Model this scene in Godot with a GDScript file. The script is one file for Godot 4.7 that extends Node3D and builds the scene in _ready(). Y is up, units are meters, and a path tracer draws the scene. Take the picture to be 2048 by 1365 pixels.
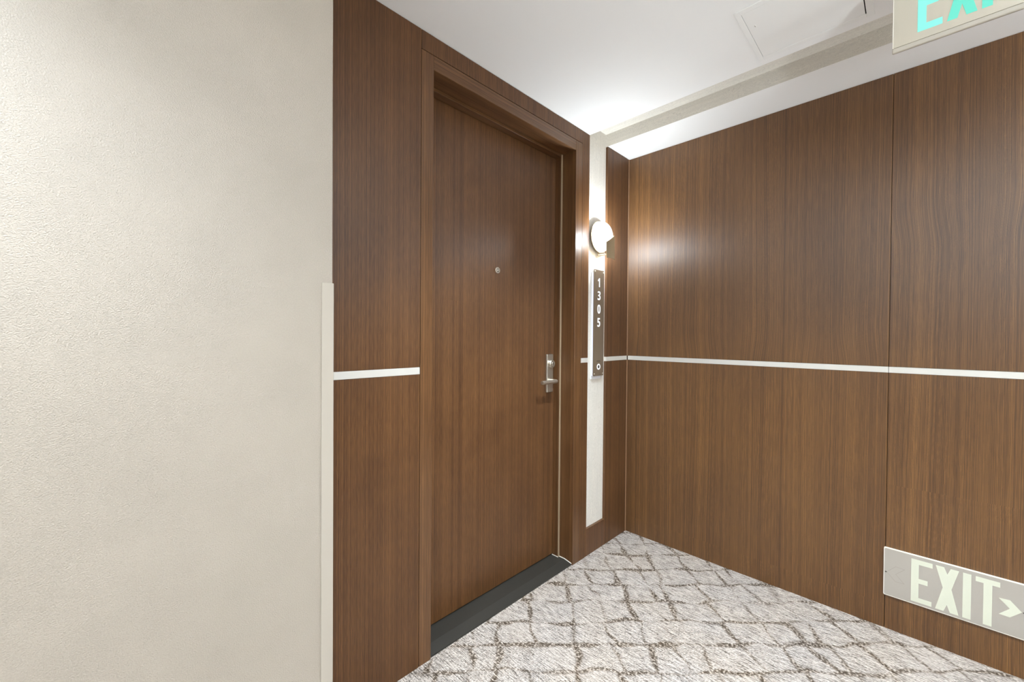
extends Node3D
# A corridor end: door in a recess, timber panelling, papered pilaster with a sconce and a room number.
# x runs along the door wall (0 at the inner corner), y up, z out of the door wall.

const H := 2.2918          # ceiling
const SLOT_TOP := 2.3622   # roof of the ceiling channel
const RAIL_LOW := 1.0623
const RAIL_TOP := 1.0867

const LAMP := Color(0.928, 0.970, 1.0)
const COOL := Color(0.91, 0.965, 1.0)

var M := {}
var taken := {}

func _ready() -> void:
	# ---------------------------------------------------------------- camera, exposure, lights
	var cam := Camera3D.new()
	cam.name = "camera"
	cam.fov = rad_to_deg(2.0 * atan(682.5 / 814.36))
	cam.near = 0.02
	cam.position = Vector3(-2.2919, 1.2, 1.258)
	cam.basis = Basis.from_euler(Vector3(-0.01116, -0.79263, 0.00767))
	add_child(cam)
	cam.current = true

	var env := Environment.new()
	env.background_mode = Environment.BG_COLOR
	env.background_color = Color(0, 0, 0)
	env.tonemap_mode = Environment.TONE_MAPPER_LINEAR
	env.tonemap_exposure = 1.5
	env.sdfgi_enabled = true
	env.ssao_enabled = true
	env.ssil_enabled = true
	var we := WorldEnvironment.new()
	we.name = "environment"
	we.environment = env
	add_child(we)

	make_materials()

	# unseen recessed downlights, some added as fill (all outside the frame): position, energy
	downlight(Vector3(-1.05, H, 0.72), 4.0, "unseen round recessed downlight in the ceiling in front of the door")  # out of view, placed to cast the shadow of the lever
	downlight(Vector3(-1.05, H, 2.2), 3.2, "added round fill downlight, out of view, in the ceiling near the corridor's plain front wall")  # added fill, out of view
	downlight(Vector3(-2.78, H, 0.75), 3.3, "unseen round recessed downlight in the ceiling before the beige wall")  # out of view, placed to light the lower beige wall
	downlight(Vector3(-4.5, H, 0.75), 3.2, "added round fill downlight, out of view, farthest from the door")  # added fill for the corridor, out of view

	# two floor lamps added behind the camera as fill light for the ceiling
	fill_uplighter(Vector3(-2.3, 0, 2.65), 8.5, "added short floor lamp with an upturned bowl, unseen fill for the ceiling, before the beige wall")
	fill_uplighter(Vector3(-4.2, 0, 2.6), 4.0, "added short floor lamp with an upturned bowl, unseen fill for the ceiling, nearest the corridor's end")
	build_setting()
	build_door()
	build_sconces()
	build_room_number()
	build_floor_exit_sign()
	build_ceiling_exit_sign()
	build_access_panel()
	build_corner_guard()

# ==================================================================== helpers
func numbered(n: String) -> String:
	if not taken.has(n):
		taken[n] = 0
		return n
	taken[n] += 1
	return "%s_%03d" % [n, taken[n]]

func new_st() -> SurfaceTool:
	var st := SurfaceTool.new()
	st.begin(Mesh.PRIMITIVE_TRIANGLES)
	return st

func obj(called: String, st: SurfaceTool, mat: Material, parent: Node = self) -> MeshInstance3D:
	var o := MeshInstance3D.new()
	o.name = numbered(called) if parent == self else called
	st.generate_tangents()
	o.mesh = st.commit()
	o.material_override = mat
	o.cast_shadow = GeometryInstance3D.SHADOW_CASTING_SETTING_ON
	parent.add_child(o, true)
	return o

func thing(called: String, label: String, category: String, at := Vector3.ZERO, group := "") -> Node3D:
	var o := Node3D.new()
	o.name = numbered(called)
	add_child(o)
	o.position = at
	o.set_meta("label", label)
	o.set_meta("category", category)
	if group:
		o.set_meta("group", group)
	return o

func struct(o: Node3D, label := "") -> Node3D:
	o.set_meta("kind", "structure")
	if label:
		o.set_meta("label", label)
	return o

func node(called: String) -> Node3D:
	var o := Node3D.new()
	o.name = called
	add_child(o)
	return o

func tri(st: SurfaceTool, a: Vector3, b: Vector3, c: Vector3, n: Vector3, ua: Vector2, ub: Vector2, uc: Vector2) -> void:
	if (b - a).cross(c - a).dot(n) > 0.0:
		var t := b; b = c; c = t
		var u := ub; ub = uc; uc = u
	st.set_normal(n); st.set_uv(ua); st.add_vertex(a)
	st.set_normal(n); st.set_uv(ub); st.add_vertex(b)
	st.set_normal(n); st.set_uv(uc); st.add_vertex(c)

func plane_uv(p: Vector3, n: Vector3, turn: bool) -> Vector2:
	var u: Vector2
	var a := n.abs()
	if a.z >= a.x and a.z >= a.y:
		u = Vector2(p.x, -p.y)
	elif a.x >= a.y:
		u = Vector2(p.z, -p.y)
	else:
		u = Vector2(p.x, p.z)
	return Vector2(u.y, u.x) if turn else u

func quad(st: SurfaceTool, a: Vector3, b: Vector3, c: Vector3, d: Vector3, n: Vector3, off := Vector2.ZERO, turn := false) -> void:
	var ua := plane_uv(a, n, turn) + off
	var ub := plane_uv(b, n, turn) + off
	var uc := plane_uv(c, n, turn) + off
	var ud := plane_uv(d, n, turn) + off
	tri(st, a, b, c, n, ua, ub, uc)
	tri(st, a, c, d, n, ua, uc, ud)

# box with chamfered edges (b may be 0); uv in metres
func box(st: SurfaceTool, lo: Vector3, hi: Vector3, b := 0.0, off := Vector2.ZERO, turn := false) -> void:
	var c := (lo + hi) * 0.5
	var h := (hi - lo) * 0.5
	b = minf(b, minf(h.x, minf(h.y, h.z)) * 0.9)
	for ax in 3:
		for s in [-1.0, 1.0]:
			var n := Vector3.ZERO
			n[ax] = s
			var i := (ax + 1) % 3
			var j := (ax + 2) % 3
			var p := []
			for k in [[-1, -1], [1, -1], [1, 1], [-1, 1]]:
				var v := c
				v[ax] += s * h[ax]
				v[i] += k[0] * (h[i] - b)
				v[j] += k[1] * (h[j] - b)
				p.append(v)
			quad(st, p[0], p[1], p[2], p[3], n, off, turn)
	if b <= 0.0:
		return
	for ax in 3:     # edges running along ax
		var i := (ax + 1) % 3
		var j := (ax + 2) % 3
		for si in [-1.0, 1.0]:
			for sj in [-1.0, 1.0]:
				var n := Vector3.ZERO
				n[i] = si
				n[j] = sj
				var p := []
				for k in [[-1, 0], [1, 0], [1, 1], [-1, 1]]:
					var v := c
					v[ax] += k[0] * (h[ax] - b)
					v[i] += si * (h[i] - (b if k[1] == 1 else 0.0))
					v[j] += sj * (h[j] - (b if k[1] == 0 else 0.0))
					p.append(v)
				quad(st, p[0], p[1], p[2], p[3], n.normalized(), off, turn)
	for sx in [-1.0, 1.0]:
		for sy in [-1.0, 1.0]:
			for sz in [-1.0, 1.0]:
				var s := Vector3(sx, sy, sz)
				var q := c + s * h
				var a := q - Vector3(0, sy * b, sz * b)
				var e := q - Vector3(sx * b, 0, sz * b)
				var f := q - Vector3(sx * b, sy * b, 0)
				tri(st, a, e, f, s.normalized(), off, off, off)

func one_box(lo: Vector3, hi: Vector3, b := 0.0, off := Vector2.ZERO, turn := false) -> SurfaceTool:
	var st := new_st()
	box(st, lo, hi, b, off, turn)
	return st

# polygon in the plane (o; ax, ay) given a thickness along n
func prism(st: SurfaceTool, pts: PackedVector2Array, o: Vector3, ax: Vector3, ay: Vector3, n: Vector3, depth: float) -> void:
	var idx := Geometry2D.triangulate_polygon(pts)
	var area := 0.0
	for i in pts.size():
		var p := pts[i]
		var q := pts[(i + 1) % pts.size()]
		area += p.x * q.y - q.x * p.y
	var at := func(p: Vector2, d: float) -> Vector3: return o + ax * p.x + ay * p.y + n * d
	for t in range(0, idx.size(), 3):
		var a := pts[idx[t]]
		var b := pts[idx[t + 1]]
		var c := pts[idx[t + 2]]
		tri(st, at.call(a, depth), at.call(b, depth), at.call(c, depth), n, a, b, c)
		tri(st, at.call(a, 0.0), at.call(b, 0.0), at.call(c, 0.0), -n, a, b, c)
	for i in pts.size():
		var p := pts[i]
		var q := pts[(i + 1) % pts.size()]
		var d := (q - p).normalized()
		var out := Vector2(d.y, -d.x) * (1.0 if area > 0 else -1.0)
		var n3 := (ax * out.x + ay * out.y).normalized()
		var a: Vector3 = at.call(p, 0.0)
		var b: Vector3 = at.call(q, 0.0)
		var c: Vector3 = at.call(q, depth)
		var e: Vector3 = at.call(p, depth)
		tri(st, a, b, c, n3, p, q, q)
		tri(st, a, c, e, n3, p, q, p)

# body of revolution: profile (radius, along) round the axis n through o
func lathe(st: SurfaceTool, prof: Array, o: Vector3, n: Vector3, seg := 40) -> void:
	var e1 := n.cross(Vector3.UP if absf(n.y) < 0.9 else Vector3.RIGHT).normalized()
	var e2 := n.cross(e1).normalized()
	for i in prof.size() - 1:
		var p: Vector2 = prof[i]
		var q: Vector2 = prof[i + 1]
		if p.distance_to(q) < 1e-6:
			continue
		var d := (q - p).normalized()
		var out := Vector2(d.y, -d.x)
		for k in seg:
			var t0 := TAU * k / seg
			var t1 := TAU * (k + 1) / seg
			var r0 := e1 * cos(t0) + e2 * sin(t0)
			var r1 := e1 * cos(t1) + e2 * sin(t1)
			var a := o + r0 * p.x + n * p.y
			var b := o + r1 * p.x + n * p.y
			var c := o + r1 * q.x + n * q.y
			var e := o + r0 * q.x + n * q.y
			var n0 := (r0 * out.x + n * out.y).normalized()
			var n1 := (r1 * out.x + n * out.y).normalized()
			smooth_tri(st, [a, b, c], [n0, n1, n1])
			smooth_tri(st, [a, c, e], [n0, n1, n0])

func smooth_tri(st: SurfaceTool, v: Array, n: Array) -> void:
	var cr: Vector3 = (v[1] - v[0]).cross(v[2] - v[0])
	if cr.length() < 1e-12:
		return
	var order := [0, 1, 2]
	if cr.dot(n[0] + n[1] + n[2]) > 0.0:
		order = [0, 2, 1]
	for i in order:
		st.set_normal(n[i])
		st.set_uv(Vector2(v[i].x + v[i].z, -v[i].y))
		st.add_vertex(v[i])

# round bar along a list of points
func bar(st: SurfaceTool, pts: Array, r: float, seg := 20) -> void:
	var rings := []
	for i in pts.size():
		var d: Vector3
		if i == 0:
			d = pts[1] - pts[0]
		elif i == pts.size() - 1:
			d = pts[i] - pts[i - 1]
		else:
			d = (pts[i + 1] - pts[i]).normalized() + (pts[i] - pts[i - 1]).normalized()
		d = d.normalized()
		var e1 := d.cross(Vector3.UP).normalized()
		var e2 := d.cross(e1)
		var ring := []
		for k in seg:
			var t := TAU * k / seg
			ring.append(e1 * cos(t) + e2 * sin(t))
		rings.append(ring)
	for i in pts.size() - 1:
		for k in seg:
			var l := (k + 1) % seg
			var a: Vector3 = rings[i][k]
			var b: Vector3 = rings[i][l]
			var c: Vector3 = rings[i + 1][l]
			var e: Vector3 = rings[i + 1][k]
			smooth_tri(st, [pts[i] + a * r, pts[i] + b * r, pts[i + 1] + c * r], [a, b, c])
			smooth_tri(st, [pts[i] + a * r, pts[i + 1] + c * r, pts[i + 1] + e * r], [a, c, e])
	for w in [[0, 1], [pts.size() - 1, pts.size() - 2]]:
		var n: Vector3 = (pts[w[0]] - pts[w[1]]).normalized()
		for k in seg:
			var l := (k + 1) % seg
			var p: Vector3 = pts[w[0]]
			smooth_tri(st, [p, p + rings[w[0]][k] * r, p + rings[w[0]][l] * r], [n, n, n])

# ==================================================================== materials
func mat(color: Color, rough: float, spec := 0.5, metal := 0.0) -> StandardMaterial3D:
	var m := StandardMaterial3D.new()
	m.albedo_color = color
	m.roughness = rough
	m.metallic_specular = spec
	m.metallic = metal
	return m

func noise(sd: int, freq: float, oct := 3, kind := FastNoiseLite.TYPE_SIMPLEX_SMOOTH) -> FastNoiseLite:
	var f := FastNoiseLite.new()
	f.seed = sd
	f.frequency = freq
	f.noise_type = kind
	f.fractal_octaves = oct
	return f

# grey noise stretched to w x h
func field(sd: int, w0: int, h0: int, w: int, h: int, freq: float, oct := 3) -> PackedByteArray:
	var im := noise(sd, freq, oct).get_seamless_image(w0, h0)
	im.convert(Image.FORMAT_L8)
	if w0 != w or h0 != h:
		im.resize(w, h, Image.INTERPOLATE_CUBIC)
	return im.get_data()

func to_texture(data: PackedByteArray, w: int, h: int) -> ImageTexture:
	var im := Image.create_from_data(w, h, false, Image.FORMAT_RGB8, data)
	im.generate_mipmaps()
	return ImageTexture.create_from_image(im)

# timber veneer: fine upright lines, pores and a slow change of tone; bend > 0 lets the grain wander
func veneer(sd: int, w: int, h: int, bend: float, dark: Color, light: Color) -> ImageTexture:
	var fine := field(sd, w, 8, w, 8, 0.30, 2)          # one row of lines
	var band := field(sd + 1, w, 8, w, 8, 0.02, 3)      # broader bands
	var pores := field(sd + 2, w, h / 16, w, h, 0.35, 2)
	var warp := field(sd + 3, 128, 16, w, h, 0.035, 2)
	var blot := field(sd + 4, 64, 64, w, h, 0.05, 2)
	var out := PackedByteArray()
	out.resize(w * h * 3)
	var r0 := dark.r * 255.0
	var g0 := dark.g * 255.0
	var b0 := dark.b * 255.0
	var dr := light.r * 255.0 - r0
	var dg := light.g * 255.0 - g0
	var db := light.b * 255.0 - b0
	var k := 0
	for y in h:
		var row := y * w
		for x in w:
			var i := row + x
			var xs := (x + int((warp[i] - 128) * bend) + w) % w
			var t := 0.5 + (fine[xs] - 128) * 0.0042 + (band[xs] - 128) * 0.0011 + (pores[i] - 128) * 0.0026 + (blot[i] - 128) * 0.0008
			t = clampf(t, 0.0, 1.0)
			out[k] = int(r0 + dr * t)
			out[k + 1] = int(g0 + dg * t)
			out[k + 2] = int(b0 + db * t)
			k += 3
	return to_texture(out, w, h)

func make_carpet() -> ImageTexture:
	var n := 2048
	var span := 2.4                 # metres of floor on the sheet
	var streak := field(50, n, 128, n, n, 0.30, 2)
	var fleck := field(51, n, 512, n, n, 0.45, 2)
	var wob1 := field(52, 256, 256, n, n, 0.035, 3)
	var wob2 := field(53, 256, 256, n, n, 0.035, 3)
	var wide := field(54, 256, 256, n, n, 0.05, 2)
	var tint := field(55, 256, 256, n, n, 0.03, 2)
	var grain := field(56, 512, 512, n, n, 0.45, 1)
	# diagonal courses of cells; joints jittered per course
	var p := 0.129
	var jit := {}
	var rng := RandomNumberGenerator.new()
	rng.seed = 9
	var fade := {}
	for r in range(-30, 40):
		for c in range(-40, 40):
			jit[r * 100 + c] = clampf(jit.get((r - 1) * 100 + c, 0.0) + rng.randf_range(-0.022, 0.022), -0.035, 0.035)
			fade[r * 100 + c] = Vector2(rng.randf(), rng.randf())
	var out := PackedByteArray()
	out.resize(n * n * 3)
	var k := 0
	for y in n:
		var z := y * span / n
		for x in n:
			var i := y * n + x
			var wx := -span + x * span / n
			var u := (wx + z) * 0.70711 + (wob1[i] - 128) * 0.00016 + (fleck[i] - 128) * 0.00002
			var v := (z - wx) * 0.70711 + (wob2[i] - 128) * 0.00016 + (grain[i] - 128) * 0.00002 - 0.035
			var vr := v / p
			var r := int(floor(vr))
			var fv := vr - r
			var uu := (u - 0.04) / p
			var c := int(floor(uu))
			# distance to the course line
			var dv := minf(fv, 1.0 - fv) * p
			var rl := r if fv < 0.5 else r + 1
			var f1: Vector2 = fade[rl * 100 + c]
			var lean := (fv - 0.5) * 0.022
			# distance to the joints of this course
			var du := 1.0
			var fj := 1.0
			for q in [c - 1, c, c + 1]:
				var key: int = r * 100 + q
				var d := absf(u - 0.04 - q * p - jit[key] - lean * (1.0 if (key & 1) else -0.6))
				if d < du:
					du = d
					fj = fade[key].y
			var half := 0.0042 + (wide[i] - 100) * 0.00009
			var line := 0.0
			if dv < 0.02:
				line = clampf((half - dv) / 0.009 + 0.5, 0.0, 1.0) * (0.3 + 0.7 * minf(1.0, f1.x * 3.0))
			if du < 0.02:
				line = maxf(line, clampf((half - du) / 0.009 + 0.5, 0.0, 1.0) * (0.1 + 0.9 * minf(1.0, fj * 2.5)))
			var s := (streak[i] - 128) / 128.0
			var fl := (fleck[i] - 128) / 128.0
			var gr := (grain[i] - 128) / 128.0
			var t := 0.82 + s * 0.42 + fl * 0.30
			if s * 0.8 + fl * 0.8 < -0.42:
				t -= 0.24
			t -= line * clampf(0.42 + gr * 0.9 + fl * 0.5, 0.0, 0.62)
			t = clampf(t, 0.10, 1.0)
			var tn := (tint[i] - 128) / 256.0 + line * 1.0
			out[k] = int(clampf(50 + t * 151 + tn * 4, 0, 255))
			out[k + 1] = int(clampf(43 + t * 147 + tn * 1, 0, 255))
			out[k + 2] = int(clampf(38 + t * 143 - tn * 3, 0, 255))
			k += 3
	return to_texture(out, n, n)

# papered pilaster: pearl paper with combed swirls
func make_swirl() -> ImageTexture:
	var w := 512
	var h := 2048
	var a := field(71, 128, 256, w, h, 0.022, 2)
	var b := field(72, 512, 512, w, h, 0.2, 2)
	var c := field(73, 256, 64, w, h, 0.1, 2)
	var out := PackedByteArray()
	out.resize(w * h * 3)
	var k := 0
	for y in h:
		for x in w:
			var i := y * w + x
			var l := sin(a[i] * 0.55 + (b[i] - 128) * 0.02 + y * 0.012)
			var t := 0.93 + 0.02 * l - (0.10 if l > 0.86 and c[i] > 112 else 0.0) + (c[i] - 128) * 0.0003 + (b[i] - 128) * 0.0002
			out[k] = int(clampf(238 * t, 0, 255))
			out[k + 1] = int(clampf(233 * t, 0, 255))
			out[k + 2] = int(clampf(223 * t, 0, 255))
			k += 3
	return to_texture(out, w, h)

func make_beige() -> ImageTexture:
	var n := 1024
	var a := field(81, 128, 128, n, n, 0.03, 4)
	var b := field(82, n, n, n, n, 0.22, 2)
	var out := PackedByteArray()
	out.resize(n * n * 3)
	var k := 0
	for i in n * n:
		var t := 1.0 + (a[i] - 128) * 0.00012 + (b[i] - 128) * 0.00022
		out[k] = int(clampf(155 * t, 0, 255))
		out[k + 1] = int(clampf(146 * t, 0, 255))
		out[k + 2] = int(clampf(135 * t, 0, 255))
		k += 3
	return to_texture(out, n, n)

func relief(sd: int, n: int, freq: float, strength: float) -> ImageTexture:
	var im := noise(sd, freq, 2).get_seamless_image(n, n)
	im.convert(Image.FORMAT_L8)
	im.bump_map_to_normal_map(strength)
	im.generate_mipmaps()
	return ImageTexture.create_from_image(im)

func make_materials() -> void:
	var straight := veneer(11, 1024, 1024, 0.02, Color8(62, 37, 18), Color8(116, 80, 46))
	var wavy := veneer(27, 2048, 1024, 0.20, Color8(64, 39, 17), Color8(126, 88, 46))
	M.wood = mat(Color.WHITE, 0.50, 0.5)
	M.wood.albedo_texture = straight
	M.wood.uv1_scale = Vector3(1.0 / 0.6, 1.0 / 1.2, 1)
	M.wood_b = mat(Color.WHITE, 0.50, 0.63)
	for k in ["wood", "wood_b"]:
		M[k].anisotropy_enabled = true
		M[k].anisotropy = 0.6
	M.wood_b.albedo_texture = wavy
	M.wood_b.uv1_scale = Vector3(1.0 / 1.2, 1.0 / 2.4, 1)
	M.frame = mat(Color.WHITE, 0.34)
	M.frame.albedo_texture = veneer(31, 1024, 512, 0.02, Color8(67, 42, 23), Color8(121, 86, 54))
	M.frame.uv1_scale = Vector3(1.0 / 0.7, 1.0 / 1.4, 1)
	M.base = mat(Color8(92, 66, 50), 0.35)
	M.base.albedo_texture = straight
	M.base.albedo_color = Color(1.0, 0.98, 0.98)
	M.base.uv1_scale = Vector3(1.0 / 0.6, 1.0 / 1.2, 1)
	M.edge = mat(Color8(150, 118, 90), 0.4)
	M.sign_rim = mat(Color8(226, 221, 210), 0.4)
	M.dark = mat(Color8(30, 20, 14), 0.7)
	M.gap = mat(Color8(26, 22, 20), 0.8)
	M.lit_stop = mat(Color8(150, 130, 105), 0.5)  # paler tone for the lit face of the door stop
	M.rail = mat(Color8(222, 220, 214), 0.42, 0.5, 0.4)
	M.white = mat(Color8(244, 244, 243), 0.85, 0.3)
	M.white_panel = mat(Color8(242, 242, 240), 0.6, 0.4)
	M.beige = mat(Color.WHITE, 0.42, 0.55)
	M.beige.albedo_texture = make_beige()
	M.beige.uv1_scale = Vector3(1.0 / 0.8, 1.0 / 0.8, 1)
	M.beige.normal_enabled = true
	M.beige.normal_texture = relief(83, 1024, 0.30, 4.0)
	M.beige.normal_scale = 0.2
	M.guard = mat(Color8(164, 156, 145), 0.42, 0.5)
	M.swirl = mat(Color.WHITE, 0.38, 0.5, 0.0)
	M.swirl.albedo_texture = make_swirl()
	M.swirl.uv1_scale = Vector3(1.0 / 0.5, 1.0 / 2.0, 1)
	M.carpet = mat(Color.WHITE, 1.0, 0.1)
	M.carpet.albedo_texture = make_carpet()
	M.carpet.uv1_scale = Vector3(1.0 / 2.4, 1.0 / 2.4, 1)
	M.carpet.normal_enabled = true
	M.carpet.normal_texture = relief(91, 1024, 0.3, 6.0)
	M.carpet.normal_scale = 0.6
	M.stone = mat(Color8(50, 48, 44), 0.34, 0.4)
	M.steel = mat(Color8(205, 198, 186), 0.36, 0.5, 0.9)
	M.steel_dark = mat(Color8(90, 86, 80), 0.4, 0.5, 0.8)
	M.brass = mat(Color8(186, 168, 138), 0.40, 0.5, 0.4)
	M.sign_plate = mat(Color8(168, 161, 152), 0.5, 0.4, 0.15)
	M.photolum = mat(Color8(202, 203, 185), 0.6, 0.4)
	M.groove = mat(Color8(138, 130, 118), 0.6)
	M.number_plate = mat(Color8(128, 113, 96), 0.28, 0.5, 0.35)
	M.acrylic = mat(Color8(225, 226, 230), 0.3)
	M.exit_panel = mat(Color8(188, 181, 166), 0.22, 0.5)
	M.exit_edge = mat(Color8(180, 174, 162), 0.25)
	M.glow = glow(Color(1.0, 0.985, 0.96), 1.4)
	M.number_glow = glow(Color(0.96, 0.97, 1.0), 0.85)
	M.edge_glow = glow(Color(0.90, 0.91, 1.0), 0.75)
	M.down_glow = glow(Color(1.0, 0.97, 0.92), 3.0)
	M.exit_glow = glow(Color8(142, 250, 234), 0.64)
	M.exit_glow_dim = glow(Color8(108, 232, 208), 0.64)

func glow(c: Color, e: float) -> StandardMaterial3D:
	var m := mat(Color(c.r * 0.3, c.g * 0.3, c.b * 0.3), 0.5)
	m.emission_enabled = true
	m.emission = c
	m.emission_energy_multiplier = e
	return m

# ==================================================================== setting
func build_setting() -> void:
	# carpet and ceiling
	var st := one_box(Vector3(-5.5, -0.1, -0.02), Vector3(0.15, 0, 3.0))
	struct(obj("floor", st, M.carpet), "light heathered carpet with a brown network of cells")
	st = new_st()
	box(st, Vector3(-5.5, H, -0.25), Vector3(-0.428, H + 0.16, 3.0))
	box(st, Vector3(-0.2425, H, -0.25), Vector3(0.15, H + 0.16, 3.0))
	box(st, Vector3(-0.43, SLOT_TOP + 0.002, -0.25), Vector3(-0.24, H + 0.16, 3.0))
	struct(obj("ceiling", st, M.white), "smooth white ceiling with a papered channel along the panelled wall")
	st = new_st()
	box(st, Vector3(-0.428, SLOT_TOP, -0.015), Vector3(-0.2425, SLOT_TOP + 0.002, 3.0), 0, Vector2(0.2, 0))
	box(st, Vector3(-0.2445, H + 0.0005, -0.015), Vector3(-0.2425, SLOT_TOP, 3.0), 0, Vector2(0.2, 0.7), true)
	box(st, Vector3(-0.428, H + 0.0005, -0.015), Vector3(-0.4265, SLOT_TOP, 3.0), 0, Vector2(0.2, 0.3), true)
	struct(obj("trim_1", st, M.swirl), "pearl grey paper lining the channel in the ceiling")

	# door wall
	st = new_st()
	box(st, Vector3(-2.0, 0, -0.25), Vector3(-1.4835, H, -0.012))
	box(st, Vector3(-0.4925, 0, -0.25), Vector3(0.15, H + 0.16, -0.0165))
	box(st, Vector3(-1.4835, 2.222, -0.25), Vector3(-0.4925, H, -0.012))
	var back := obj("wall_back", st, M.dark)
	struct(back, "dark timber panelled wall round the door")
	var f := 0.0006
	# left of the frame
	panel(back, Vector3(-1.93, 0, -0.012), Vector3(-1.485, RAIL_LOW - f, 0), M.wood, Vector2(0.11, 0.1))
	panel(back, Vector3(-1.93, RAIL_TOP + f, -0.012), Vector3(-1.485, H - 0.001, 0), M.wood, Vector2(0.11, 0.4))
	rail(back, Vector3(-1.93, RAIL_LOW, -0.012), Vector3(-1.4855, RAIL_TOP, 0.0006))
	# band above the frame and the narrow stile right of it
	panel(back, Vector3(-1.4835, 2.2235, -0.012), Vector3(-0.4925, H - 0.001, 0), M.wood, Vector2(0.3, 0.2))
	panel(back, Vector3(-0.4915, 0, -0.0165), Vector3(-0.428, RAIL_LOW - f, 0), M.wood, Vector2(0.37, 0.1))
	panel(back, Vector3(-0.4915, RAIL_TOP + f, -0.0165), Vector3(-0.428, H - 0.001, 0), M.wood, Vector2(0.37, 0.5))
	rail(back, Vector3(-0.4915, RAIL_LOW, -0.0165), Vector3(-0.428, RAIL_TOP, 0.0006))
	# papered pilaster
	var paper := obj("wallpaper_strip", one_box(Vector3(-0.428, 0.149, -0.0165), Vector3(-0.2435, SLOT_TOP, -0.0145), 0, Vector2(0.45, 0)), M.swirl, back)
	paper.set_meta("label", "pearl grey paper with combed swirls beside the door")
	# right of the pilaster
	panel(back, Vector3(-0.2435, 0, -0.0165), Vector3(-0.0045, RAIL_LOW - f, 0), M.wood, Vector2(0.21, 0.3))
	panel(back, Vector3(-0.2435, RAIL_TOP + f, -0.0165), Vector3(-0.0045, H - 0.001, 0), M.wood, Vector2(0.21, 0.7))
	rail(back, Vector3(-0.2435, RAIL_LOW, -0.0165), Vector3(-0.006, RAIL_TOP, 0.0006))
	st = new_st()
	box(st, Vector3(-0.0065, 0, -0.0045), Vector3(-0.0005, RAIL_LOW, 0.0022), 0.0006)
	box(st, Vector3(-0.0065, RAIL_TOP, -0.0045), Vector3(-0.0005, H - 0.001, 0.0022), 0.0006)
	obj("pale_corner_strip", st, M.edge, back)  # pale line up the inner corner, broken at the rail
	st = one_box(Vector3(-0.428, 0, -0.0145), Vector3(-0.2435, 0.149, 0), 0.001, Vector2(0.13, 0))
	struct(obj("baseboard_back", st, M.base), "dark timber baseboard under the papered strip")

	# panelled wall on the right
	st = one_box(Vector3(0.012, 0, -0.0165), Vector3(0.15, H, 3.0))
	var right := obj("wall_right", st, M.dark)
	struct(right, "dark timber panelled wall with a pale metal rail")
	var seams := [0.0, 1.1865, 2.373, 3.0]
	for i in 3:
		var z0: float = seams[i] + (0.001 if i else 0.0)
		var z1: float = seams[i + 1] - 0.0005
		panel(right, Vector3(0, 0, z0), Vector3(0.012, RAIL_LOW - f, z1), M.wood_b, Vector2(0.05 + 0.37 * i, 0.1 + 0.5 * i))
		panel(right, Vector3(0, RAIL_TOP + f, z0), Vector3(0.012, H - 0.001, z1), M.wood_b, Vector2(0.05 + 0.37 * i, 0.1 + 0.5 * i))
		rail(right, Vector3(-0.0006, RAIL_LOW, z0 + (0.004 if i == 0 else 0.0)), Vector3(0.012, RAIL_TOP, z1))

	# beige papered wall on the left, standing forward of the door wall
	st = one_box(Vector3(-5.5, 0, -0.25), Vector3(-1.912, H, 0.3), 0.002)
	struct(obj("wall_left", st, M.beige), "beige papered wall with a fine embossed grain")
	st = one_box(Vector3(-5.5, 0, 0.3), Vector3(-1.913, 0.1, 0.312), 0.002)
	struct(obj("baseboard_left", st, M.base), "dark timber baseboard under the beige wall")
	# unseen walls closing the corridor behind the camera, beige chosen to dim reflections
	struct(obj("wall_front", one_box(Vector3(-5.5, 0, 3.0), Vector3(0.15, H + 0.16, 3.15)), M.beige), "unseen beige papered wall across the corridor from the door")
	struct(obj("wall_end", one_box(Vector3(-5.65, 0, -0.25), Vector3(-5.5, H + 0.16, 3.15)), M.beige), "unseen beige papered wall at the far end of the corridor")

func panel(parent: Node, lo: Vector3, hi: Vector3, m: Material, off: Vector2) -> void:
	obj("wood_panel", one_box(lo, hi, 0.0008, off), m, parent)

func rail(parent: Node, lo: Vector3, hi: Vector3) -> void:
	obj("metal_rail", one_box(lo, hi, 0.0004), M.rail, parent)

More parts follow.
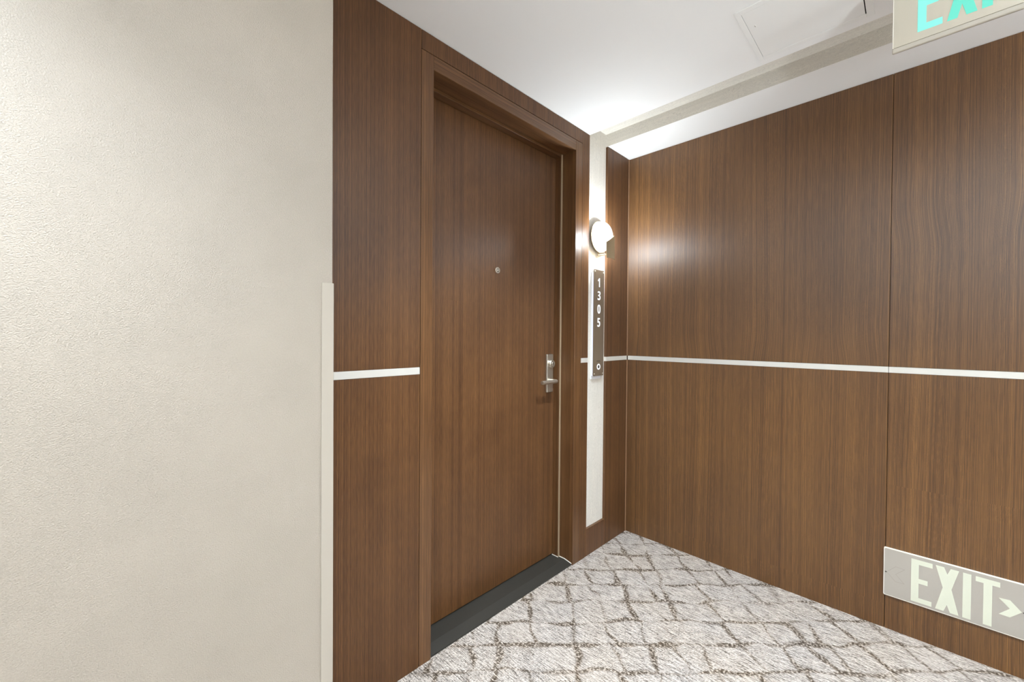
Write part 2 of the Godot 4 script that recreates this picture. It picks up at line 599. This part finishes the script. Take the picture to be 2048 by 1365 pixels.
# ==================================================================== door
func build_door() -> void:
	var L := -1.4315
	var R := -0.551
	var T := 2.170
	var d := node("door_1")
	struct(d, "dark brown timber door with a steel lever, set back in its frame")
	# leaf behind the stops
	obj("door_leaf", one_box(Vector3(L - 0.008, 0.020, -0.172), Vector3(R + 0.008, T + 0.005, -0.127), 0.001, Vector2(0.02, 0.15)), M.wood, d)
	# frame: two jambs and a head, each with its stop
	for s in 2:
		var x0 := L if s == 0 else R
		var o := -1.0 if s == 0 else 1.0      # outwards from the opening
		var st := new_st()
		var xs := [x0, x0 + o * (0.0515 if s == 0 else 0.0585)]
		box(st, Vector3(minf(xs[0], xs[1]), 0.0, -0.2), Vector3(maxf(xs[0], xs[1]), 2.2218, 0.0), 0.0012, Vector2(0.23 + 0.2 * s, 0))
		var jamb := obj("frame_jamb", st, M.frame, d)
		st = new_st()
		xs = [x0 - o * 0.013, x0]
		box(st, Vector3(minf(xs[0], xs[1]), 0.012, -0.126), Vector3(maxf(xs[0], xs[1]), T, -0.088), 0.001, Vector2(0.31, 0))
		var stop := obj("door_stop", st, M.frame, jamb)
		stop.set_meta("label", "timber stop of the frame")
		st = new_st()
		xs = [x0 - o * 0.0125, x0 - o * 0.001]
		box(st, Vector3(minf(xs[0], xs[1]), 0.014, -0.088), Vector3(maxf(xs[0], xs[1]), T, -0.086), 0.0)
		obj("lit_stop_face", st, M.lit_stop, jamb)  # outward face of the stop, its bright lighting painted as paler colour
	var head := obj("frame_head", one_box(Vector3(L + 0.0002, T, -0.2), Vector3(R - 0.0002, 2.2218, 0.0), 0.0012, Vector2(0.1, 0.2), true), M.frame, d)
	obj("door_stop", one_box(Vector3(L + 0.013, T - 0.013, -0.126), Vector3(R - 0.013, T, -0.088), 0.001, Vector2(0.3, 0.4), true), M.frame, head)
	# stone threshold with a sloped front
	var st := new_st()
	prism(st, PackedVector2Array([Vector2(-0.2, 0), Vector2(-0.006, 0), Vector2(-0.006, 0.007), Vector2(-0.052, 0.0155), Vector2(-0.2, 0.0155)]), Vector3(L, 0, 0), Vector3(0, 0, 1), Vector3(0, 1, 0), Vector3(1, 0, 0), R - L)
	obj("threshold", st, M.stone, d).set_meta("label", "dark stone threshold")
	st = new_st()
	prism(st, PackedVector2Array([Vector2(-0.126, 0.0150), Vector2(-0.052, 0.0150), Vector2(-0.006, 0.0065), Vector2(-0.006, 0.0095), Vector2(-0.052, 0.0183), Vector2(-0.126, 0.0183)]), Vector3(R - 0.003, 0, 0), Vector3(0, 0, 1), Vector3(0, 1, 0), Vector3(1, 0, 0), 0.003)
	prism(st, PackedVector2Array([Vector2(-0.126, 0.0150), Vector2(-0.086, 0.0150), Vector2(-0.086, 0.0183), Vector2(-0.126, 0.0183)]), Vector3(R - 0.0155, 0, 0), Vector3(0, 0, 1), Vector3(0, 1, 0), Vector3(1, 0, 0), 0.0135)
	obj("caulk", st, M.sign_rim, d)
	# peephole
	st = new_st()
	lathe(st, [Vector2(0.0145, 0), Vector2(0.0145, 0.002), Vector2(0.0125, 0.004), Vector2(0.0085, 0.004), Vector2(0.0075, 0.002)], Vector3(-0.9866, 1.508, -0.127), Vector3(0, 0, 1), 28)
	var ring := obj("peephole", st, M.steel, d)
	st = new_st()
	lathe(st, [Vector2(0.0078, 0.0018), Vector2(0.0065, 0.0019), Vector2(0.0048, 0.0021)], Vector3(-0.9866, 1.508, -0.127), Vector3(0, 0, 1), 24)
	obj("bezel", st, M.gap, ring)
	st = new_st()
	lathe(st, [Vector2(0.0050, 0.0020), Vector2(0.0042, 0.0036), Vector2(0.0022, 0.0046), Vector2(0.0, 0.0050)], Vector3(-0.9866, 1.508, -0.127), Vector3(0, 0, 1), 24)
	obj("lens", st, M.steel, ring)
	# lever set on a long plate
	var zp := -0.127
	var px := -0.6075
	var plate := obj("handle_plate", one_box(Vector3(px - 0.025, 0.905, zp), Vector3(px + 0.025, 1.1065, zp + 0.012), 0.0022), M.steel, d)
	plate.set_meta("label", "satin steel lever and lock plate")
	st = new_st()
	lathe(st, [Vector2(0.021, 0.0), Vector2(0.021, 0.010), Vector2(0.0185, 0.014), Vector2(0.0145, 0.0145), Vector2(0.0140, 0.011), Vector2(0.0, 0.011)], Vector3(px + 0.004, 1.056, zp + 0.012), Vector3(0, 0, 1), 32)
	obj("lock_collar", st, M.steel, plate)
	st = new_st()
	lathe(st, [Vector2(0.0105, 0.010), Vector2(0.0105, 0.0165), Vector2(0.0095, 0.0175), Vector2(0.0, 0.0175)], Vector3(px + 0.004, 1.056, zp + 0.012), Vector3(0, 0, 1), 28)
	obj("lock_cylinder", st, M.steel, plate)
	obj("keyhole", one_box(Vector3(px + 0.0028, 1.050, zp + 0.0290), Vector3(px + 0.0052, 1.062, zp + 0.0300)), M.gap, plate)
	st = new_st()
	var y := 0.967
	var pts := [Vector3(px, y, zp + 0.010), Vector3(px, y, zp + 0.046)]
	for k in 6:
		var a := PI / 2 * (k + 1) / 6.0
		pts.append(Vector3(px - 0.014 * (1 - cos(a)), y, zp + 0.046 + 0.014 * sin(a)))
	pts.append(Vector3(px - 0.122, y, zp + 0.060))
	bar(st, pts, 0.0098, 24)
	obj("lever", st, M.steel, plate)

# ==================================================================== lamps
func downlight(at: Vector3, energy: float, label: String) -> void:
	var t := thing("downlight", label, "downlight", at, "recessed downlights of the corridor")
	var st := new_st()
	lathe(st, [Vector2(0.040, -0.001), Vector2(0.043, -0.004), Vector2(0.052, -0.004), Vector2(0.055, 0.0)], Vector3.ZERO, Vector3.UP, 36)
	obj("trim_ring", st, M.white_panel, t)
	st = new_st()
	lathe(st, [Vector2(0.0, -0.0012), Vector2(0.041, -0.0012)], Vector3.ZERO, Vector3.UP, 36)
	obj("lens", st, M.down_glow, t)
	var l := SpotLight3D.new()
	l.name = "lamp"
	l.light_color = COOL
	l.light_energy = energy
	l.light_size = 0.035
	l.spot_range = 9.0
	l.spot_attenuation = 2.0
	l.spot_angle = 54.0
	l.spot_angle_attenuation = 1.0
	l.shadow_enabled = true
	l.rotation = Vector3(-PI / 2, 0, 0)
	l.position = Vector3(0, -0.02, 0)
	t.add_child(l)

func fill_uplighter(at: Vector3, energy: float, label: String) -> void:  # lamp added out of view to brighten the ceiling
	var t := thing("added_floor_lamp", label, "floor lamp", at, "added fill uplighters out of view")
	var st := new_st()
	lathe(st, [Vector2(0.0, 0.0), Vector2(0.13, 0.0), Vector2(0.13, 0.012), Vector2(0.02, 0.022)], Vector3.ZERO, Vector3.UP, 36)
	obj("base", st, M.brass, t)
	st = new_st()
	lathe(st, [Vector2(0.012, 0.015), Vector2(0.012, 1.12)], Vector3.ZERO, Vector3.UP, 20)
	obj("pole", st, M.brass, t)
	st = new_st()
	lathe(st, [Vector2(0.0, 1.11), Vector2(0.06, 1.115), Vector2(0.115, 1.145), Vector2(0.14, 1.18), Vector2(0.136, 1.18), Vector2(0.11, 1.15), Vector2(0.06, 1.122), Vector2(0.0, 1.118)], Vector3.ZERO, Vector3.UP, 40)
	obj("bowl", st, M.brass, t)
	st = new_st()
	lathe(st, [Vector2(0.0, 1.165), Vector2(0.12, 1.165)], Vector3.ZERO, Vector3.UP, 40)
	obj("diffuser", st, M.down_glow, t)
	var l := SpotLight3D.new()
	l.name = "lamp"
	l.light_color = LAMP
	l.light_energy = energy
	l.light_size = 0.08
	l.spot_range = 9.0
	l.spot_attenuation = 2.0
	l.spot_angle = 73.0
	l.spot_angle_attenuation = 0.6
	l.shadow_enabled = true
	l.rotation = Vector3(PI / 2, 0, 0)
	l.position = Vector3(0, 1.20, 0)
	t.add_child(l)

func sconce(at: Vector3, turn: float, label: String, energy: float) -> void:
	var t := thing("wall_sconce", label, "wall lamp", at, "round wall sconces of the corridor")
	t.rotation.y = turn
	var n := Vector3(0, 0, 1)
	var st := new_st()
	lathe(st, [Vector2(0.0, 0.0), Vector2(0.050, 0.0), Vector2(0.050, 0.016), Vector2(0.0845, 0.018), Vector2(0.0855, 0.020), Vector2(0.0855, 0.0235), Vector2(0.083, 0.0235)], Vector3.ZERO, n, 64)
	obj("back_plate", st, M.brass, t)
	st = new_st()
	var prof := [Vector2(0.0825, 0.0236)]
	for k in 9:
		var a := PI / 2 * k / 8.0
		prof.append(Vector2(0.0515 + 0.029 * cos(a), 0.038 + 0.033 * sin(a)))
	prof.append(Vector2(0.0, 0.0725))
	lathe(st, prof, Vector3.ZERO, n, 64)
	obj("diffuser", st, M.glow, t)
	# brass shield before the lower half of the disc, bowed outwards
	st = new_st()
	var seg := 14
	for k in seg:
		for s in 2:
			var q := []
			for e in [k, k + 1]:
				var f: float = e / float(seg)
				var x := lerpf(-0.040, 0.040, f)
				var z := 0.088 + 0.014 * (1.0 - pow(absf(f * 2 - 1), 2.0)) + s * 0.004
				var low := lerpf(-0.128, -0.130, f)
				var top := lerpf(-0.042, 0.002, sin(f * PI / 2))
				q.append([Vector3(x, low, z), Vector3(x, top, z)])
			var nn := Vector3(0, 0, 1 if s else -1)
			quad(st, q[0][0], q[1][0], q[1][1], q[0][1], nn)
			if s == 1:
				for w in 2:
					var a: Vector3 = q[0][w]
					var b: Vector3 = q[1][w]
					quad(st, a, b, b - Vector3(0, 0, 0.004), a - Vector3(0, 0, 0.004), Vector3(0, 1 if w else -1, 0))
	box(st, Vector3(-0.0402, -0.128, 0.088), Vector3(-0.0380, -0.042, 0.092))
	box(st, Vector3(0.0380, -0.130, 0.088), Vector3(0.0402, 0.002, 0.092))
	var shield := obj("shield", st, M.brass, t)
	st = new_st()
	bar(st, [Vector3(0, -0.070, 0.012), Vector3(0, -0.100, 0.012), Vector3(0, -0.102, 0.020), Vector3(0, -0.102, 0.099)], 0.0045, 14)
	obj("bracket", st, M.brass, shield)
	var l := OmniLight3D.new()
	l.name = "lamp"
	l.light_color = LAMP
	l.light_energy = energy
	l.light_size = 0.035
	l.omni_range = 9.0
	l.omni_attenuation = 2.0
	l.shadow_enabled = true
	l.position = Vector3(0, 0, 0.068)
	t.add_child(l)

func build_sconces() -> void:
	sconce(Vector3(-0.333, 1.757, -0.0145), 0.0, "round glowing wall sconce with a brass shield above the room number", 0.24)
	sconce(Vector3(-2.75, 1.757, 3.0), PI, "unseen round wall sconce on the front wall opposite the beige wall", 0.5)  # out of view, placed to give the beige wall its sheen
	sconce(Vector3(-0.9, 1.757, 3.0), PI, "added round fill sconce, out of view, on the front wall nearest the panelled wall", 0.5)  # added out of view as fill light
	sconce(Vector3(-4.6, 1.757, 3.0), PI, "added round fill sconce, out of view, on the front wall nearest the corridor's end", 0.5)  # likewise added as fill, never in view

# ==================================================================== room number
func build_room_number() -> void:
	var zb := -0.0145
	var t := thing("room_number_sign", "tall narrow room sign with lit digits 1305 under the sconce", "room sign", Vector3(-0.334, 0.966, zb))
	obj("back_box", one_box(Vector3(-0.049, 0.0, 0.0), Vector3(0.049, 0.600, 0.0065), 0.001), M.acrylic, t)
	obj("light_edge", one_box(Vector3(-0.0475, 0.020, 0.0065), Vector3(0.0475, 0.592, 0.0120), 0.0005), M.edge_glow, t)
	var st := new_st()
	var pw := 0.051
	var pts := PackedVector2Array()
	for c in [[1, 0], [1, 1], [-1, 1], [-1, 0]]:
		for k in 5:
			var a := PI / 2 * k / 4.0
			var r := 0.006
			var cx: float = c[0] * (pw - r)
			var cy: float = 0.608 - r if c[1] else 0.018 + r
			var turn: float = {[1, 0]: -PI / 2, [1, 1]: 0.0, [-1, 1]: PI / 2, [-1, 0]: PI}[c]
			pts.append(Vector2(cx + r * cos(a + turn), cy + r * sin(a + turn)))
	prism(st, pts, Vector3(0, 0, 0.0175), Vector3(1, 0, 0), Vector3(0, 1, 0), Vector3(0, 0, 1), 0.0045)
	var plate := obj("face_plate", st, M.number_plate, t)
	plate.set_meta("label", "bronze mirror face plate")
	for s in [[-1, 0.030], [1, 0.030], [-1, 0.596], [1, 0.596]]:
		st = new_st()
		lathe(st, [Vector2(0.0042, -0.016), Vector2(0.0042, 0.0055), Vector2(0.003, 0.0068), Vector2(0.0, 0.0068)], Vector3(s[0] * (pw - 0.009), s[1], 0.0175), Vector3(0, 0, 1), 16)
		obj("standoff", st, M.steel, t)
	var font := SystemFont.new()
	font.font_names = PackedStringArray(["Droid Sans"])
	font.font_weight = 700
	var ys := [1.5026, 1.4298, 1.3549, 1.281]
	for i in 4:
		var tm := TextMesh.new()
		tm.text = "1305"[i]
		tm.font = font
		tm.font_size = 32
		tm.pixel_size = 0.00215
		tm.depth = 0.0012
		var o := MeshInstance3D.new()
		o.name = "digit"
		o.mesh = tm
		o.material_override = M.number_glow
		o.position = Vector3(-0.001, ys[i] - 0.966, 0.0224)
		o.scale = Vector3(0.86, 1.0, 1.0)
		t.add_child(o, true)
	# lit ring of the bell push
	st = new_st()
	lathe(st, [Vector2(0.0165, 0.0), Vector2(0.0165, 0.0015), Vector2(0.0150, 0.0022), Vector2(0.0105, 0.0022), Vector2(0.0095, 0.0012)], Vector3(0, 1.0347 - 0.966, 0.022), Vector3(0, 0, 1), 36)
	var ring := obj("bell_ring", st, M.number_glow, t)
	st = new_st()
	lathe(st, [Vector2(0.0096, 0.0006), Vector2(0.0080, 0.0018), Vector2(0.0, 0.0024)], Vector3(0, 1.0347 - 0.966, 0.022), Vector3(0, 0, 1), 30)
	obj("bell_button", st, M.steel_dark, ring)
	obj("label_strip", one_box(Vector3(-0.018, 0.0985, 0.022), Vector3(0.016, 0.1025, 0.0223)), M.steel_dark, t)
	var l := AreaLight3D.new()
	l.name = "lamp"
	l.light_color = Color(0.92, 0.93, 1.0)
	l.light_energy = 0.004
	l.area_size = Vector2(0.05, 0.30)
	l.shadow_enabled = true
	l.rotation = Vector3(0, PI, 0)
	l.position = Vector3(0, 0.42, 0.026)
	t.add_child(l)

# ==================================================================== signs
func letter(parent: Node, called: String, pts: Array, o: Vector3, depth: float, n: Vector3, m: Material) -> MeshInstance3D:
	var st := new_st()
	prism(st, PackedVector2Array(pts), o, Vector3(0, 0, 1), Vector3(0, 1, 0), n, depth)
	return obj(called, st, m, parent)

func build_floor_exit_sign() -> void:
	var t := thing("exit_sign", "low brushed metal sign reading EXIT with an arrow, on the timber wall above the carpet", "exit sign", Vector3(0, 0.142, 1.1825))
	var w := 0.3735
	var h := 0.197
	var n := Vector3(-1, 0, 0)
	# plate with softened corners, and its pale rim
	var pts := PackedVector2Array()
	for c in [[w - 0.005, 0.005, -PI / 2], [w - 0.005, h - 0.005, 0.0], [0.005, h - 0.005, PI / 2], [0.005, 0.005, PI]]:
		for k in 5:
			var a: float = c[2] + PI / 2 * k / 4.0
			pts.append(Vector2(c[0] + 0.005 * cos(a), c[1] + 0.005 * sin(a)))
	var st := new_st()
	prism(st, pts, Vector3.ZERO, Vector3(0, 0, 1), Vector3(0, 1, 0), n, 0.007)
	obj("rim", st, M.sign_rim, t)
	var inner := PackedVector2Array()
	for p in pts:
		inner.append(Vector2(lerpf(p.x, w / 2, 0.012), lerpf(p.y, h / 2, 0.03)))
	st = new_st()
	prism(st, inner, Vector3(-0.0065, 0, 0), Vector3(0, 0, 1), Vector3(0, 1, 0), n, 0.0012)
	obj("plate", st, M.sign_plate, t)
	var o := Vector3(-0.0074, 0, 0)
	var d := 0.0007
	var T := 0.1808
	var B := 0.0115
	letter(t, "letter", [Vector2(0.0815, B), Vector2(0.1395, B), Vector2(0.1395, 0.0298), Vector2(0.1030, 0.0298), Vector2(0.1030, 0.0878), Vector2(0.1280, 0.0878), Vector2(0.1280, 0.1065), Vector2(0.1030, 0.1065), Vector2(0.1030, 0.1625), Vector2(0.1408, 0.1625), Vector2(0.1408, T), Vector2(0.0815, T)], o, d, n, M.photolum)
	letter(t, "letter", [Vector2(0.1495, B), Vector2(0.1718, B), Vector2(0.1803, 0.0385), Vector2(0.1888, B), Vector2(0.2110, B), Vector2(0.1918, 0.102), Vector2(0.2105, T), Vector2(0.1890, T), Vector2(0.1805, 0.156), Vector2(0.1715, T), Vector2(0.1493, T), Vector2(0.1688, 0.101)], o, d, n, M.photolum)
	letter(t, "letter", [Vector2(0.2205, B), Vector2(0.2415, B), Vector2(0.2415, T), Vector2(0.2205, T)], o, d, n, M.photolum)
	letter(t, "letter", [Vector2(0.2715, B), Vector2(0.2925, B), Vector2(0.2925, 0.1628), Vector2(0.3108, 0.1628), Vector2(0.3108, T), Vector2(0.2522, T), Vector2(0.2522, 0.1628), Vector2(0.2715, 0.1628)], o, d, n, M.photolum)
	var chev := [Vector2(0.3078, 0.1255), Vector2(0.3342, 0.1278), Vector2(0.3612, 0.0966), Vector2(0.3345, 0.0665), Vector2(0.3085, 0.0675), Vector2(0.3340, 0.0970)]
	letter(t, "arrow", chev, o, d, n, M.photolum)
	# blank arrow on the left: only its engraved outline shows
	var blank := []
	for p in chev:
		blank.append(Vector2(0.3706 - p.x, p.y))
	st = new_st()
	for i in blank.size():
		var a: Vector2 = blank[i]
		var b: Vector2 = blank[(i + 1) % blank.size()]
		var e := (b - a).normalized()
		var s := Vector2(-e.y, e.x) * 0.00035
		prism(st, PackedVector2Array([a + s, b + s, b - s, a - s]), o, Vector3(0, 0, 1), Vector3(0, 1, 0), n, 0.0004)
	obj("blank_arrow_outline", st, M.groove, t)
	for z in [0.0072, 0.3663]:
		st = new_st()
		lathe(st, [Vector2(0.0028, 0.0), Vector2(0.0026, 0.0010), Vector2(0.0014, 0.0016), Vector2(0.0, 0.0017)], Vector3(-0.0074, 0.0966, z), n, 18)
		obj("screw", st, M.steel_dark, t)

func build_ceiling_exit_sign() -> void:
	var z0 := 1.2025
	var t := thing("exit_sign", "edge lit green EXIT sign hanging from the white ceiling, cut off by the frame", "exit sign", Vector3(-0.65, H, z0))
	var w := 0.306
	var low := 2.0384 - H
	var n := Vector3(-1, 0, 0)
	obj("canopy", one_box(Vector3(-0.03, -0.026, -0.006), Vector3(0.03, 0.0, w + 0.006), 0.003), M.exit_edge, t)
	obj("panel", one_box(Vector3(-0.004, low + 0.0145, 0.0022), Vector3(0.004, -0.026, w - 0.0022), 0.0005), M.exit_panel, t)
	var st := new_st()
	box(st, Vector3(-0.0045, low, 0.0), Vector3(0.0045, low + 0.0143, w), 0.002)
	obj("lower_bevel", st, M.exit_edge, t)
	st = new_st()
	for e in [0.0, w - 0.0022]:
		obj("side_edge", one_box(Vector3(-0.0045, low + 0.0143, e), Vector3(0.0045, -0.026, e + 0.0022), 0.0006), M.sign_rim, t)
	var o := Vector3(-0.0041, 0, 0)
	var B := 2.0747 - H
	var T := B + 0.1515
	var k := 0.0185
	var a := 1.2546 - z0
	letter(t, "letter", [Vector2(a, B), Vector2(a + 0.049, B), Vector2(a + 0.049, B + k), Vector2(a + 0.0175, B + k), Vector2(a + 0.0175, B + 0.0667), Vector2(a + 0.041, B + 0.0667), Vector2(a + 0.041, B + 0.0667 + k), Vector2(a + 0.0175, B + 0.0667 + k), Vector2(a + 0.0175, T - k), Vector2(a + 0.049, T - k), Vector2(a + 0.049, T), Vector2(a, T)], o, 0.0006, n, M.exit_glow)
	a = 1.3120 - z0
	letter(t, "letter", [Vector2(a, B), Vector2(a + 0.0195, B), Vector2(a + 0.0278, B + 0.034), Vector2(a + 0.036, B), Vector2(a + 0.0555, B), Vector2(a + 0.0385, B + 0.0757), Vector2(a + 0.0555, T), Vector2(a + 0.036, T), Vector2(a + 0.0278, T - 0.034), Vector2(a + 0.0195, T), Vector2(a, T), Vector2(a + 0.017, B + 0.0757)], o, 0.0006, n, M.exit_glow_dim)
	a = 1.3755 - z0
	letter(t, "letter", [Vector2(a, B), Vector2(a + 0.0185, B), Vector2(a + 0.0185, T), Vector2(a, T)], o, 0.0006, n, M.exit_glow_dim)
	a = 1.402 - z0
	letter(t, "letter", [Vector2(a + 0.0158, B), Vector2(a + 0.0338, B), Vector2(a + 0.0338, T - k), Vector2(a + 0.0496, T - k), Vector2(a + 0.0496, T), Vector2(a, T), Vector2(a, T - k), Vector2(a + 0.0158, T - k)], o, 0.0006, n, M.exit_glow_dim)
	var l := AreaLight3D.new()
	l.name = "lamp"
	l.light_color = Color(0.3, 1.0, 0.8)
	l.light_energy = 0.003
	l.area_size = Vector2(0.20, 0.15)
	l.shadow_enabled = true
	l.rotation = Vector3(0, PI / 2, 0)
	l.position = Vector3(-0.008, -0.14, w * 0.5)
	t.add_child(l)

# ==================================================================== small fittings
func build_access_panel() -> void:
	var t := thing("access_panel", "square white access panel set into the ceiling beside the channel", "access panel", Vector3(-0.627, H, 0.982))
	var x0 := -0.163
	var x1 := 0.164
	var z0 := -0.170
	var z1 := 0.170
	var ix0 := -0.141
	var ix1 := 0.142
	var iz0 := -0.153
	var iz1 := 0.150
	var st := new_st()
	var y := -0.0022
	box(st, Vector3(x0, y, z0), Vector3(x1, 0, iz0), 0.0008)
	box(st, Vector3(x0, y, iz1), Vector3(x1, 0, z1), 0.0008)
	box(st, Vector3(x0, y, iz0), Vector3(ix0, 0, iz1), 0.0008)
	box(st, Vector3(ix1, y, iz0), Vector3(x1, 0, iz1), 0.0008)
	obj("frame", st, M.white_panel, t)
	obj("shadow_gap", one_box(Vector3(ix0, -0.0004, iz0), Vector3(ix1, 0.0, iz1)), M.gap, t)
	obj("door", one_box(Vector3(ix0 + 0.0008, -0.0018, iz0 + 0.0008), Vector3(ix1 - 0.0008, -0.0003, iz1 - 0.0030), 0.0005), M.white_panel, t)
	st = new_st()
	lathe(st, [Vector2(0.006, -0.0018), Vector2(0.0055, -0.0026), Vector2(0.0, -0.0027)], Vector3(-0.055, 0, -0.132), Vector3.UP, 18)
	obj("latch", st, M.white_panel, t)
	obj("latch_slot", one_box(Vector3(-0.059, -0.0029, -0.1328), Vector3(-0.051, -0.0026, -0.1312)), M.groove, t)

func build_corner_guard() -> void:
	var t := thing("corner_guard", "pale plastic corner guard on the edge of the beige wall", "corner guard", Vector3(-1.912, 0.1, 0.3))
	var h := 1.2197
	obj("front_flange", one_box(Vector3(-0.0250, 0, 0), Vector3(0.0020, h, 0.0020), 0.0008), M.guard, t)
	obj("side_flange", one_box(Vector3(0.0, 0, -0.0250), Vector3(0.0020, h, 0.0), 0.0008), M.guard, t)
